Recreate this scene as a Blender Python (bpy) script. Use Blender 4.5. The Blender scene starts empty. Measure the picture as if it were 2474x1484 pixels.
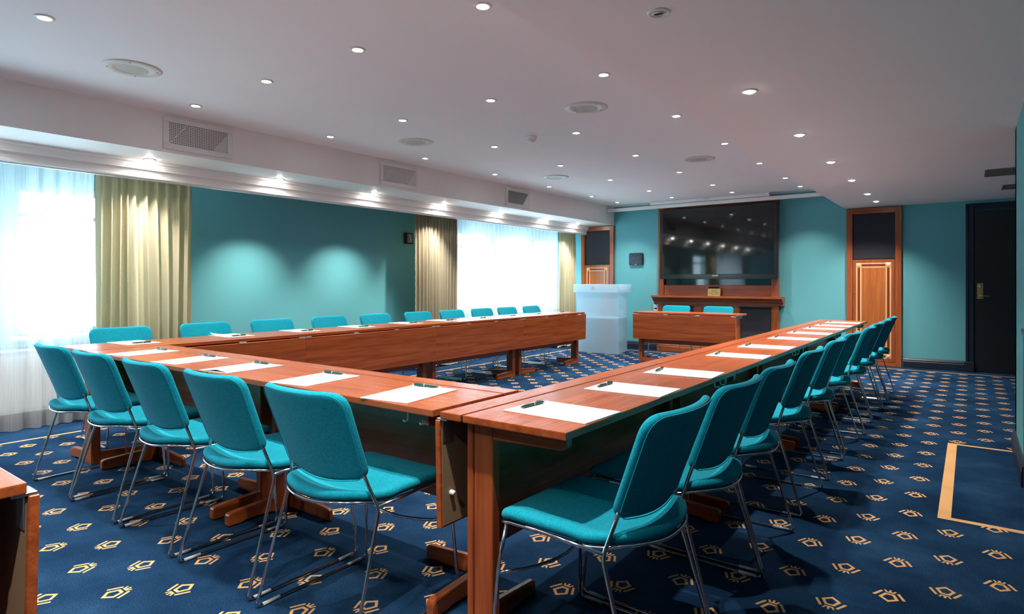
import bpy, bmesh, math, random
from mathutils import Vector, Matrix
random.seed(7)
PI = math.pi
sc = bpy.context.scene
COL = sc.collection

# ------------------------------------------------------------------ camera
F_PX, YAW, HORIZON, CAM_H = 1487.1, math.radians(36.674), 683.7, 1.15
cam_data = bpy.data.cameras.new('camera')
cam = bpy.data.objects.new('camera', cam_data)
COL.objects.link(cam)
cam.location = (0, 0, CAM_H)
cam.rotation_euler = (PI / 2, 0, YAW)
cam_data.sensor_width = 36.0
cam_data.lens = F_PX / 2474 * 36.0
cam_data.shift_y = -(742 - HORIZON) / 2474
cam_data.clip_start = 0.02
cam_data.clip_end = 200
sc.camera = cam

# ------------------------------------------------------------------ world, exposure
world = bpy.data.worlds.new('world')
sc.world = world
world.use_nodes = True
_bg = world.node_tree.nodes['Background']
_bg.inputs[0].default_value = (0.66, 0.87, 1.0, 1)
_bg.inputs[1].default_value = 5.6
sc.view_settings.view_transform = 'Standard'
sc.view_settings.look = 'None'
sc.view_settings.gamma = 1.0
sc.view_settings.use_curve_mapping = False
sc.view_settings.exposure = 1.02
sc.cycles.use_denoising = True
sc.cycles.adaptive_threshold = 0.05
sc.cycles.max_bounces = 6
sc.cycles.diffuse_bounces = 4
sc.cycles.glossy_bounces = 4
sc.cycles.transmission_bounces = 6
sc.cycles.transparent_max_bounces = 12
sc.cycles.caustics_reflective = False
sc.cycles.caustics_refractive = False
sc.cycles.sample_clamp_indirect = 4.0
LAMP_W = 56.0
LAMP_COL = (1.0, 0.90, 0.81)

# ------------------------------------------------------------------ node helpers
class NT:
    def __init__(s, name):
        s.m = bpy.data.materials.new(name)
        s.m.use_nodes = True
        s.t = s.m.node_tree
        s.b = s.t.nodes['Principled BSDF']
        s.out = s.t.nodes['Material Output']
    def n(s, typ, **kw):
        nd = s.t.nodes.new(typ)
        for k, v in kw.items():
            setattr(nd, k, v)
        return nd
    def l(s, a, b):
        s.t.links.new(a, b)
    def val(s, sock, v):
        if isinstance(v, (int, float)):
            sock.default_value = v
        elif isinstance(v, (tuple, list)):
            sock.default_value = tuple(v) if len(v) != 3 or sock.type == 'VECTOR' else (*v, 1)
        else:
            s.l(v, sock)
    def math(s, op, a, b=0.0, c=None):
        nd = s.n('ShaderNodeMath', operation=op)
        s.val(nd.inputs[0], a)
        s.val(nd.inputs[1], b)
        if c is not None:
            s.val(nd.inputs[2], c)
        return nd.outputs[0]
    def mix(s, f, a, b):
        nd = s.n('ShaderNodeMix', data_type='RGBA')
        s.val(nd.inputs['Factor'], f)
        s.val(nd.inputs[6], a)
        s.val(nd.inputs[7], b)
        return nd.outputs[2]
    def coords(s, kind='Object', scale=(1, 1, 1)):
        tc = s.n('ShaderNodeTexCoord')
        mp = s.n('ShaderNodeMapping')
        mp.inputs['Scale'].default_value = scale
        s.l(tc.outputs[kind], mp.inputs['Vector'])
        return mp.outputs[0]
    def noise(s, vec, scale, detail=3, rough=.55):
        nd = s.n('ShaderNodeTexNoise')
        s.l(vec, nd.inputs['Vector'])
        nd.inputs['Scale'].default_value = scale
        nd.inputs['Detail'].default_value = detail
        nd.inputs['Roughness'].default_value = rough
        return nd.outputs['Fac']
    def ramp(s, f, stops):
        nd = s.n('ShaderNodeValToRGB')
        s.l(f, nd.inputs[0])
        el = nd.color_ramp.elements
        while len(el) < len(stops):
            el.new(.5)
        for e, (p, c) in zip(el, stops):
            e.position = p
            e.color = (*c, 1)
        return nd.outputs[0]
    def bump(s, h, strength=.2, dist=.002):
        nd = s.n('ShaderNodeBump')
        nd.inputs['Strength'].default_value = strength
        nd.inputs['Distance'].default_value = dist
        s.l(h, nd.inputs['Height'])
        s.l(nd.outputs[0], s.b.inputs['Normal'])
    def set(s, color=None, rough=None, metal=None, spec=None, sheen=None, coat=None, emit=None, estr=None):
        P = s.b.inputs
        for k, v in (('Base Color', color), ('Roughness', rough), ('Metallic', metal), ('Specular IOR Level', spec),
                     ('Sheen Weight', sheen), ('Coat Weight', coat), ('Emission Color', emit), ('Emission Strength', estr)):
            if v is not None:
                s.val(P[k], v)
        return s.m

def srgb(r, g, b):
    f = lambda c: (c / 255 / 12.92) if c <= 10 else ((c / 255 + .055) / 1.055) ** 2.4
    return (f(r), f(g), f(b))

def plain(name, col, rough=.5, metal=0., noise=0.05, nscale=60, bump=0., **kw):
    t = NT(name)
    v = t.coords()
    f = t.noise(v, nscale, 2)
    lo = tuple(c * (1 - noise) for c in col)
    hi = tuple(min(1, c * (1 + noise)) for c in col)
    t.set(color=t.mix(f, lo, hi), rough=rough, metal=metal, **kw)
    if bump:
        t.bump(f, bump)
    return t.m

def wood_mat(name, dark, light, axis=0, rough=.27, herring=False):
    t = NT(name)
    sc_ = [26.0, 26.0, 26.0]
    sc_[axis] = 1.3
    v = t.coords('Object', tuple(sc_))
    f1 = t.noise(v, 1.0, 5, .6)
    sc2 = [160.0, 160.0, 160.0]
    sc2[axis] = 5.0
    v2 = t.coords('Object', tuple(sc2))
    f2 = t.noise(v2, 1.0, 2, .5)
    f = t.math('ADD', t.math('MULTIPLY', f1, .7), t.math('MULTIPLY', f2, .3))
    if herring:
        tc = t.n('ShaderNodeTexCoord')
        sx = t.n('ShaderNodeSeparateXYZ')
        t.l(tc.outputs['Object'], sx.inputs[0])
        ax = t.math('ABSOLUTE', sx.outputs[0])
        ph = t.math('ADD', t.math('MULTIPLY', sx.outputs[2], 190.0), t.math('MULTIPLY', ax, 190.0))
        ph = t.math('ADD', ph, t.math('MULTIPLY', f1, 9.0))
        w = t.math('MULTIPLY_ADD', t.math('SINE', ph), .25, .5)
        f = t.math('ADD', t.math('MULTIPLY', f, .78), t.math('MULTIPLY', w, .22))
    c = t.ramp(f, [(.30, dark), (.5, tuple((a + b) / 2 for a, b in zip(dark, light))), (.72, light)])
    t.set(color=c, rough=rough, spec=.45)
    t.bump(f2, .03, .0005)
    return t.m

M = {}
M['ceiling'] = plain('ceiling_paint', (.86, .84, .84), .9, noise=.02, nscale=3)
M['white'] = plain('white_paint', (.84, .82, .80), .55, noise=.02, nscale=8)
M['white_metal'] = plain('white_metal', (.75, .74, .72), .4, noise=.02)
M['wall'] = plain('teal_wall_paint', srgb(90, 164, 172), .75, noise=.05, nscale=220, bump=.05)
M['navy_trim'] = plain('navy_gloss_paint', srgb(22, 34, 52), .38, noise=.05)
M['door'] = plain('black_door_paint', srgb(14, 22, 30), .45, noise=.1)
M['grille'] = plain('charcoal_grille_cloth', srgb(34, 38, 48), .85, noise=.25, nscale=500)
WD, WL = srgb(114, 50, 20), srgb(172, 90, 46)
M['wood_x'] = wood_mat('cherry_veneer', WD, WL, 0)
M['wood_y'] = wood_mat('cherry_veneer_cross', WD, WL, 1)
M['wood_z'] = wood_mat('cherry_veneer_upright', WD, WL, 2)
M['wood_dark'] = wood_mat('dark_cherry_veneer', srgb(124, 62, 36), srgb(170, 92, 58), 0)
M['edge'] = wood_mat('cherry_edge_banding', srgb(150, 78, 44), srgb(190, 112, 72), 0, .4)
M['gap_shade'] = plain('dark_brown_gap_shade', srgb(44, 20, 12), .7)
M['ply'] = plain('fibreboard_backing', srgb(128, 104, 78), .7, noise=.25, nscale=350)
M['cab_x'] = wood_mat('cabinet_cherry', srgb(118, 58, 28), srgb(168, 92, 50), 0)
M['cab_z'] = wood_mat('cabinet_cherry_upright', srgb(118, 58, 28), srgb(168, 92, 50), 2)
M['inlay_dark'] = wood_mat('inlay_red_mahogany', srgb(96, 38, 18), srgb(130, 58, 32), 2)
M['inlay'] = wood_mat('inlay_maple', srgb(196, 150, 104), srgb(222, 180, 134), 2)
M['herring'] = wood_mat('figured_cherry', srgb(128, 64, 26), srgb(186, 112, 58), 2, herring=True)
M['chrome'] = plain('chrome', (.62, .63, .65), .12, 1.0, noise=.02)
M['steel'] = plain('zinc_steel', (.55, .56, .58), .35, 1.0, noise=.05)
M['brass'] = plain('brass', srgb(206, 176, 112), .32, .9, noise=.06)
M['rubber'] = plain('clear_glide_plastic', (.42, .46, .49), .35, noise=.03)
M['paper'] = plain('paper', (.64, .64, .66), .8, noise=.01)
M['ink'] = plain('grey_ink', (.35, .35, .38), .8)
M['pen'] = plain('dark_green_plastic', srgb(8, 66, 58), .25, noise=.05)
M['screen'] = plain('black_glass', (.006, .008, .009), .05, noise=.02, spec=.5)
M['bezel'] = plain('black_gloss_plastic', (.008, .009, .011), .2, noise=.02)
M['black'] = plain('black_recess', (.006, .006, .007), .8, noise=.02)
M['gold'] = plain('gold_print', srgb(176, 138, 78), .5, noise=.05)
M['letter'] = plain('white_lettering', (.7, .7, .72), .5)
M['darkletter'] = plain('engraved_lettering', srgb(60, 48, 20), .6)
M['counter_top'] = plain('dark_teal_counter', srgb(40, 84, 88), .35, noise=.08)
M['vent_grey'] = plain('grey_vent_paint', srgb(112, 118, 114), .5, noise=.04)
M['radiator'] = plain('radiator_enamel', (.7, .72, .72), .4, noise=.02)
M['speaker_white'] = plain('off_white_steel', srgb(214, 210, 202), .5, noise=.02)
M['tab_screen'] = plain('dark_blue_screen', srgb(16, 26, 46), .15, noise=.1)

def mat_fabric():
    t = NT('teal_wool_fabric')
    v = t.coords()
    f = t.noise(v, 560, 3, .75)
    g = t.noise(v, 90, 2, .6)
    c = t.ramp(t.math('ADD', t.math('MULTIPLY', f, .88), t.math('MULTIPLY', g, .12)),
               [(.34, srgb(0, 98, 122)), (.5, srgb(3, 136, 160)), (.66, srgb(44, 178, 192))])
    t.set(color=c, rough=.9, spec=.1, sheen=.04)
    t.bump(f, .35, .0012)
    return t.m
M['fabric'] = mat_fabric()

def mat_drape():
    t = NT('olive_drape_fabric')
    v = t.coords('Object', (1, 1, .25))
    f = t.noise(v, 300, 3, .6)
    c = t.mix(f, srgb(178, 169, 142), srgb(212, 204, 178))
    t.set(color=c, rough=.85, spec=.2, sheen=.15)
    t.bump(f, .2, .001)
    return t.m
M['drape'] = mat_drape()

def mat_sheer():
    t = NT('white_sheer_voile')
    v = t.coords('Object', (1, 1, .02))
    f = t.noise(v, 120, 2)
    tr = t.n('ShaderNodeBsdfTransparent')
    tr.inputs[0].default_value = (.94, .98, 1, 1)
    tl = t.n('ShaderNodeBsdfTranslucent')
    tl.inputs[0].default_value = (.92, .95, .97, 1)
    df = t.n('ShaderNodeBsdfDiffuse')
    df.inputs[0].default_value = (.88, .91, .93, 1)
    m1 = t.n('ShaderNodeMixShader')
    m1.inputs[0].default_value = .3
    t.l(tl.outputs[0], m1.inputs[1])
    t.l(df.outputs[0], m1.inputs[2])
    m2 = t.n('ShaderNodeMixShader')
    t.l(t.math('MULTIPLY_ADD', f, .36, .40), m2.inputs[0])
    t.l(tr.outputs[0], m2.inputs[1])
    t.l(m1.outputs[0], m2.inputs[2])
    t.l(m2.outputs[0], t.out.inputs[0])
    return t.m
M['sheer'] = mat_sheer()

def mat_frost():
    t = NT('frosted_acrylic')
    v = t.coords()
    f = t.noise(v, 40, 2)
    tr = t.n('ShaderNodeBsdfTransparent')
    tr.inputs[0].default_value = (.8, .92, .97, 1)
    tl = t.n('ShaderNodeBsdfTranslucent')
    tl.inputs[0].default_value = (.74, .86, .92, 1)
    P = t.b.inputs
    t.set(color=t.mix(f, (.54, .68, .78), (.62, .74, .82)), rough=.35, spec=.5)
    m1 = t.n('ShaderNodeMixShader')
    m1.inputs[0].default_value = .5
    t.l(tl.outputs[0], m1.inputs[1])
    t.l(t.b.outputs[0], m1.inputs[2])
    m2 = t.n('ShaderNodeMixShader')
    m2.inputs[0].default_value = .5
    t.l(tr.outputs[0], m2.inputs[1])
    t.l(m1.outputs[0], m2.inputs[2])
    t.l(m2.outputs[0], t.out.inputs[0])
    return t.m
M['frost'] = mat_frost()

def mat_glass():
    t = NT('window_glass')
    v = t.coords()
    f = t.noise(v, 2, 2)
    tr = t.n('ShaderNodeBsdfTransparent')
    tr.inputs[0].default_value = (.93, .97, .98, 1)
    gl = t.n('ShaderNodeBsdfGlossy')
    gl.inputs['Roughness'].default_value = .03
    m = t.n('ShaderNodeMixShader')
    t.l(t.math('MULTIPLY_ADD', f, .02, .05), m.inputs[0])
    t.l(tr.outputs[0], m.inputs[1])
    t.l(gl.outputs[0], m.inputs[2])
    t.l(m.outputs[0], t.out.inputs[0])
    return t.m
M['glass'] = mat_glass()

def mat_emit(name, col, strength):
    t = NT(name)
    v = t.coords()
    f = t.noise(v, 30, 1)
    t.set(color=(.9, .9, .9), rough=.3, emit=t.mix(f, col, tuple(min(1, c * 1.03) for c in col)), estr=strength)
    return t.m
M['lamp_on'] = mat_emit('halogen_lamp_lit', (1.0, .93, .86), 16.0)
M['lamp_on'].cycles.emission_sampling = 'NONE'
M['lamp_soffit'] = mat_emit('soffit_lamp_lit', (1.0, .93, .86), 120.0)
M['lamp_off'] = plain('unlit_lamp_glass', srgb(120, 140, 140), .1, noise=.1)

def mat_perf():
    t = NT('perforated_speaker_grille')
    tc = t.n('ShaderNodeTexCoord')
    sx = t.n('ShaderNodeSeparateXYZ')
    t.l(tc.outputs['Object'], sx.inputs[0])
    x, y = sx.outputs[0], sx.outputs[1]
    r = t.math('SQRT', t.math('ADD', t.math('MULTIPLY', x, x), t.math('MULTIPLY', y, y)))
    rr = t.math('SINE', t.math('MULTIPLY', r, 2 * PI / .0075))
    a = t.math('ARCTAN2', y, x)
    aa = t.math('SINE', t.math('MULTIPLY', a, 46.0))
    hole = t.math('GREATER_THAN', t.math('MULTIPLY', t.math('MAXIMUM', rr, 0), t.math('MULTIPLY_ADD', aa, .5, .6)), .38)
    t.set(color=t.mix(hole, srgb(206, 203, 196), srgb(60, 60, 62)), rough=.5)
    return t.m
M['perf'] = mat_perf()

# carpet -------------------------------------------------------------------
CPX, CHALF = 0.1645, 0.1685
def mat_carpet():
    t = NT('navy_patterned_carpet')
    tc = t.n('ShaderNodeTexCoord')
    sx = t.n('ShaderNodeSeparateXYZ')
    t.l(tc.outputs['Object'], sx.inputs[0])
    X, Y = sx.outputs[0], sx.outputs[1]
    nz = t.noise(tc.outputs['Object'], 260, 2, .6)
    jit = t.math('MULTIPLY', t.math('SUBTRACT', nz, .5), .004)
    k = t.math('ROUND', t.math('DIVIDE', t.math('SUBTRACT', .09, X), CPX))
    lx = t.math('ADD', t.math('SUBTRACT', X, .09), t.math('MULTIPLY', k, CPX))
    par = t.math('FLOORED_MODULO', k, 2.0)
    ly = t.math('SUBTRACT', t.math('SUBTRACT', Y, 2.97), t.math('MULTIPLY', par, CHALF))
    ly = t.math('SUBTRACT', ly, t.math('MULTIPLY', t.math('ROUND', t.math('DIVIDE', ly, 2 * CHALF)), 2 * CHALF))
    ly = t.math('MULTIPLY', ly, t.math('MULTIPLY_ADD', par, -2.0, 1.0))
    S = 1.12
    ax = t.math('ADD', t.math('DIVIDE', t.math('ABSOLUTE', lx), S), jit)
    y = t.math('ADD', t.math('DIVIDE', ly, S), jit)
    def plane(p, q):      # outside-distance of the line p->q, outward normal on the right-hand side
        dx, dy = q[0] - p[0], q[1] - p[1]
        L = math.hypot(dx, dy)
        nx, ny = dy / L, -dx / L
        c = nx * p[0] + ny * p[1]
        return t.math('SUBTRACT', t.math('ADD', t.math('MULTIPLY', ax, nx), t.math('MULTIPLY', y, ny)), c)
    d = t.math('MAXIMUM', plane((0, -.040), (.029, -.012)), plane((.029, -.012), (.014, .024)))
    d = t.math('MAXIMUM', d, t.math('SUBTRACT', y, .024))
    ring = t.math('MULTIPLY', t.math('LESS_THAN', d, 0), t.math('GREATER_THAN', d, -.0095))
    def bar(p, q, w):
        dx, dy = q[0] - p[0], q[1] - p[1]
        L = math.hypot(dx, dy)
        ux, uy = dx / L, dy / L
        s = t.math('SUBTRACT', t.math('ADD', t.math('MULTIPLY', ax, ux), t.math('MULTIPLY', y, uy)), ux * p[0] + uy * p[1])
        n = t.math('SUBTRACT', t.math('ADD', t.math('MULTIPLY', ax, uy), t.math('MULTIPLY', y, -ux)), uy * p[0] - ux * p[1])
        a = t.math('LESS_THAN', t.math('ABSOLUTE', n), w / 2)
        b = t.math('MULTIPLY', t.math('GREATER_THAN', s, 0), t.math('LESS_THAN', s, L))
        return t.math('MULTIPLY', a, b)
    m = t.math('MAXIMUM', ring, bar((.043, -.006), (.023, .037), .0085))
    m = t.math('MAXIMUM', m, bar((0, .034), (.013, .034), .007))
    m = t.math('MAXIMUM', m, bar((.010, .036), (.016, .048), .006))
    m = t.math('MAXIMUM', m, bar((0, .036), (0, .052), .007))
    def inside(a, lo, hi):
        return t.math('MULTIPLY', t.math('GREATER_THAN', a, lo), t.math('LESS_THAN', a, hi))
    field = t.math('MULTIPLY', t.math('GREATER_THAN', X, -5.50), t.math('LESS_THAN', Y, 9.62))
    niche = t.math('MULTIPLY', t.math('GREATER_THAN', X, -.13), inside(Y, 3.66, 5.42))
    nin = t.math('MULTIPLY', t.math('GREATER_THAN', X, -.076), inside(Y, 3.70, 5.385))
    m = t.math('MULTIPLY', m, t.math('MULTIPLY', field, t.math('SUBTRACT', 1.0, niche)))
    lines = t.math('SUBTRACT', niche, nin)
    lb = t.math('MULTIPLY', inside(t.math('ADD', X, jit), -5.555, -5.525), t.math('LESS_THAN', Y, 9.665))
    bb = t.math('MULTIPLY', inside(t.math('ADD', Y, jit), 9.635, 9.665), t.math('GREATER_THAN', X, -5.555))
    m = t.math('MAXIMUM', m, t.math('MAXIMUM', lines, t.math('MAXIMUM', lb, bb)))
    big = t.noise(tc.outputs['Object'], 2.2, 4, .6)
    fine = t.noise(tc.outputs['Object'], 230, 3, .85)
    f = t.math('ADD', t.math('MULTIPLY', big, .35), t.math('MULTIPLY', fine, .65))
    base = t.ramp(f, [(.36, srgb(6, 24, 44)), (.5, srgb(18, 46, 75)), (.64, srgb(46, 80, 112))])
    gold = t.mix(fine, srgb(188, 138, 88), srgb(226, 182, 126))
    t.set(color=t.mix(m, base, gold), rough=.95, spec=.04)
    t.bump(fine, .5, .003)
    return t.m
M['carpet'] = mat_carpet()

# ------------------------------------------------------------------ mesh helpers
def tag(o, label=None, cat=None, group=None, kind=None):
    if label: o['label'] = label
    if cat: o['category'] = cat
    if group: o['group'] = group
    if kind: o['kind'] = kind
    return o

def link(name, me, mat=None, parent=None, loc=None, rot=None):
    if mat is not None and not me.materials:
        me.materials.append(M[mat] if isinstance(mat, str) else mat)
    elif mat is not None and me.materials[0] != M[mat]:
        me = me.copy()
        me.materials[0] = M[mat]
    o = bpy.data.objects.new(name, me)
    COL.objects.link(o)
    if parent: o.parent = parent
    if loc: o.location = loc
    if rot: o.rotation_euler = rot
    return o

def empty(name, loc=(0, 0, 0), rz=0):
    o = bpy.data.objects.new(name, None)
    COL.objects.link(o)
    o.empty_display_size = .1
    o.location = loc
    o.rotation_euler = (0, 0, rz)
    return o

def mesh_from_bm(name, bm, smooth=False):
    me = bpy.data.meshes.new(name)
    bm.normal_update()
    bm.to_mesh(me)
    bm.free()
    if smooth:
        me.polygons.foreach_set('use_smooth', [True] * len(me.polygons))
    return me

def boxes(name, lst, bevel=0.0, seg=1):
    """lst of (x0,x1,y0,y1,z0,z1)"""
    bm = bmesh.new()
    for (x0, x1, y0, y1, z0, z1) in lst:
        b = bmesh.new()
        vs = [b.verts.new(p) for p in ((x0, y0, z0), (x1, y0, z0), (x1, y1, z0), (x0, y1, z0), (x0, y0, z1), (x1, y0, z1), (x1, y1, z1), (x0, y1, z1))]
        for f in ((3, 2, 1, 0), (4, 5, 6, 7), (0, 1, 5, 4), (1, 2, 6, 5), (2, 3, 7, 6), (3, 0, 4, 7)):
            b.faces.new([vs[i] for i in f])
        if bevel:
            bmesh.ops.bevel(b, geom=b.edges[:], offset=min(bevel, .45 * min(x1 - x0, y1 - y0, z1 - z0)), segments=seg, affect='EDGES', profile=.7)
        tmp = bpy.data.meshes.new('t')
        b.to_mesh(tmp)
        b.free()
        bm.from_mesh(tmp)
        bpy.data.meshes.remove(tmp)
    return mesh_from_bm(name, bm)

def prism(name, poly, axis, a, b, bevel=0.0, seg=2, smooth=False):
    """poly of 2-D points extruded along axis ('x': poly=(y,z), 'y': poly=(x,z), 'z': poly=(x,y)) from a to b"""
    mk = {'x': lambda p, t: (t, p[0], p[1]), 'y': lambda p, t: (p[0], t, p[1]), 'z': lambda p, t: (p[0], p[1], t)}[axis]
    bm = bmesh.new()
    v0 = [bm.verts.new(mk(p, a)) for p in poly]
    v1 = [bm.verts.new(mk(p, b)) for p in poly]
    n = len(poly)
    bm.faces.new(v0)
    bm.faces.new(v1[::-1])
    for i in range(n):
        bm.faces.new((v0[i], v0[(i + 1) % n], v1[(i + 1) % n], v1[i]))
    bmesh.ops.recalc_face_normals(bm, faces=bm.faces[:])
    if bevel:
        caps = [e for e in bm.edges if abs((e.verts[0].co - e.verts[1].co).dot(Vector(mk((0, 0), 1)))) < 1e-6]
        bmesh.ops.bevel(bm, geom=caps, offset=bevel, segments=seg, affect='EDGES')
    return mesh_from_bm(name, bm, smooth)

def rounded(poly, r, n=5):
    """round each corner of a closed 2-D polygon; r scalar or per-corner list"""
    out = []
    L = len(poly)
    for i in range(L):
        p0, p, p1 = Vector(poly[i - 1]), Vector(poly[i]), Vector(poly[(i + 1) % L])
        ri = r[i] if isinstance(r, (list, tuple)) else r
        if ri <= 0:
            out.append(tuple(p))
            continue
        a = p + (p0 - p).normalized() * min(ri, .49 * (p0 - p).length)
        b = p + (p1 - p).normalized() * min(ri, .49 * (p1 - p).length)
        for j in range(n + 1):
            t = j / n
            out.append(tuple(a * (1 - t) ** 2 + p * 2 * t * (1 - t) + b * t * t))
    return out

def fillet3(pts, r, n=4):
    out = [Vector(pts[0])]
    for i in range(1, len(pts) - 1):
        p0, p, p1 = Vector(pts[i - 1]), Vector(pts[i]), Vector(pts[i + 1])
        a = p + (p0 - p).normalized() * min(r, .45 * (p0 - p).length)
        b = p + (p1 - p).normalized() * min(r, .45 * (p1 - p).length)
        for j in range(n + 1):
            t = j / n
            out.append(a * (1 - t) ** 2 + p * 2 * t * (1 - t) + b * t * t)
    out.append(Vector(pts[-1]))
    return out

def tube_bm(bm, pts, r, seg=8, closed=False):
    pts = [Vector(p) for p in pts]
    n = len(pts)
    rings = []
    up = None
    for i in range(n):
        if closed:
            d = (pts[(i + 1) % n] - pts[i - 1]).normalized()
        else:
            d = (pts[min(i + 1, n - 1)] - pts[max(i - 1, 0)]).normalized()
        if up is None:
            up = d.orthogonal().normalized()
        up = (up - d * up.dot(d)).normalized()
        s = d.cross(up)
        rings.append([bm.verts.new(pts[i] + (up * math.cos(2 * PI * j / seg) + s * math.sin(2 * PI * j / seg)) * r) for j in range(seg)])
    m = n if closed else n - 1
    for i in range(m):
        A, B = rings[i], rings[(i + 1) % n]
        for j in range(seg):
            bm.faces.new((A[j], A[(j + 1) % seg], B[(j + 1) % seg], B[j]))
    if not closed:
        bm.faces.new(rings[0][::-1])
        bm.faces.new(rings[-1])

def tube(name, pts, r, seg=8, closed=False):
    bm = bmesh.new()
    tube_bm(bm, pts, r, seg, closed)
    bmesh.ops.recalc_face_normals(bm, faces=bm.faces[:])
    return mesh_from_bm(name, bm, True)

def lathe(name, prof, seg=32, smooth=True):
    """prof: (r,z) from axis outwards; closed at r==0 ends"""
    bm = bmesh.new()
    rings = []
    for (r, z) in prof:
        if r < 1e-6:
            rings.append([bm.verts.new((0, 0, z))])
        else:
            rings.append([bm.verts.new((r * math.cos(2 * PI * j / seg), r * math.sin(2 * PI * j / seg), z)) for j in range(seg)])
    for A, B in zip(rings, rings[1:]):
        for j in range(seg):
            j2 = (j + 1) % seg
            if len(A) == 1 and len(B) == 1: continue
            if len(A) == 1: bm.faces.new((A[0], B[j], B[j2]))
            elif len(B) == 1: bm.faces.new((A[j], A[j2], B[0]))
            else: bm.faces.new((A[j], A[j2], B[j2], B[j]))
    bmesh.ops.recalc_face_normals(bm, faces=bm.faces[:])
    me = mesh_from_bm(name, bm, smooth)
    return me

def cushion(name, outline, thick, deform, edge_r=None, inner=(.88, .7, .5, .25)):
    """rounded pad: closed outline (2-D), soft edge profile, deform(x,y,z)->xyz"""
    er = edge_r or thick / 2
    c = Vector((sum(p[0] for p in outline) / len(outline), sum(p[1] for p in outline) / len(outline)))
    n = len(outline)
    P = [Vector(p) for p in outline]
    nrm = []
    for i in range(n):
        d = P[(i + 1) % n] - P[i - 1]
        v = Vector((d.y, -d.x)).normalized()
        if v.dot(P[i] - c) < 0: v = -v
        nrm.append(v)
    bm = bmesh.new()
    rings = []
    K = 6
    for j in range(K + 1):
        a = -PI / 2 + PI * j / K
        off = er * (1 - math.cos(a))
        rings.append([(P[i] - nrm[i] * off, thick / 2 * math.sin(a)) for i in range(n)])
    top = [p for p, _ in rings[-1]]
    def caps(sign, base):
        out = []
        for s in inner:
            out.append([(c + (p - c) * s, sign * thick / 2 * (1 + .12 * (1 - s))) for p in base])
        return out
    allr = caps(-1, top)[::-1] + rings + caps(1, top)
    V = [[bm.verts.new(deform(p.x, p.y, z)) for p, z in ring] for ring in allr]
    for A, B in zip(V, V[1:]):
        for i in range(n):
            bm.faces.new((A[i], A[(i + 1) % n], B[(i + 1) % n], B[i]))
    for ring, sgn in ((V[0], -1), (V[-1], 1)):
        cz = sgn * thick / 2 * 1.12
        cv = bm.verts.new(deform(c.x, c.y, cz))
        for i in range(n):
            bm.faces.new((ring[i], ring[(i + 1) % n], cv))
    bmesh.ops.recalc_face_normals(bm, faces=bm.faces[:])
    return mesh_from_bm(name, bm, True)

def text_mesh(name, body, size, depth=.0004, spacing=1.0, align='CENTER'):
    cu = bpy.data.curves.new(name, 'FONT')
    cu.body = body
    cu.size = size
    cu.extrude = depth
    cu.align_x = align
    cu.align_y = 'CENTER'
    cu.space_character = spacing
    cu.space_line = .92
    o = bpy.data.objects.new(name, cu)
    COL.objects.link(o)
    dg = bpy.context.evaluated_depsgraph_get()
    me = bpy.data.meshes.new_from_object(o.evaluated_get(dg))
    bpy.data.objects.remove(o)
    bpy.data.curves.remove(cu)
    me.name = name
    return me

def copy_tree(o, parent=None):
    c = o.copy()
    COL.objects.link(c)
    c.parent = parent
    for ch in list(o.children):
        copy_tree(ch, c)
    return c

ORD = ['first', 'second', 'third', 'fourth', 'fifth', 'sixth', 'seventh', 'eighth', 'ninth', 'tenth', 'eleventh']

def emblem_mesh(name, s=1.0, depth=.0006):
    """shield with side bars and crown, drawn in x-z, facing -y"""
    bm = bmesh.new()
    def poly(pts):
        v0 = [bm.verts.new((x * s, -depth, z * s)) for x, z in pts]
        v1 = [bm.verts.new((x * s, 0, z * s)) for x, z in pts]
        bm.faces.new(v0)
        n = len(pts)
        for i in range(n):
            bm.faces.new((v0[i], v1[i], v1[(i + 1) % n], v0[(i + 1) % n]))
    o = [(0, -.040), (.029, -.012), (.014, .024), (-.014, .024), (-.029, -.012)]
    q = [(0, -.027), (.019, -.009), (.008, .015), (-.008, .015), (-.019, -.009)]
    for i in range(5):
        poly([o[i], o[(i + 1) % 5], q[(i + 1) % 5], q[i]])
    for sg in (1, -1):
        poly([(sg * .047, -.005), (sg * .039, -.009), (sg * .020, .035), (sg * .027, .037)][::sg])
    poly([(-.012, .031), (.012, .031), (.017, .050), (.006, .044), (0, .054), (-.006, .044), (-.017, .050)])
    bmesh.ops.recalc_face_normals(bm, faces=bm.faces[:])
    return mesh_from_bm(name, bm)

# ================================================================== ROOM
XL, XB, XS, XR = -6.15, -5.11, -1.44, 1.30      # window wall, bulkhead face, step edge, far right
YB, YF = 9.92, -1.60                             # television wall, rear wall
ZC, ZL, ZS = 2.50, 2.21, 2.185                   # ceiling, lowered ceiling, soffit
XW = 0.25                                        # near right-hand wall face

def struct(name, me, mat, label, cat, parent=None):
    o = link(name, me, mat, parent)
    if parent is None:
        tag(o, label, cat, kind='structure')
    return o

struct('floor', boxes('floor', [(XL - .3, XR + .2, YF - .2, YB + .2, -.08, 0)]), 'carpet', 'navy blue carpet with rows of small gold shield motifs and gold border lines', 'floor')
struct('ceiling', boxes('ceiling', [(XB, XS, YF, YB, ZC, ZC + .12)]), 'ceiling', 'raised off-white ceiling with a grid of recessed lights and speakers', 'ceiling')
struct('ceiling', boxes('ceiling_low', [(XS, XR, YF, YB, ZL, ZC + .12)]), 'ceiling', 'lowered off-white ceiling strip along the door side', 'ceiling')
struct('ceiling', boxes('ceiling_bulkhead', [(XL, XB, YF, YB, ZS, ZC + .12)]), 'white', 'white boxed bulkhead over the windows with air grilles', 'ceiling')
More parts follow.
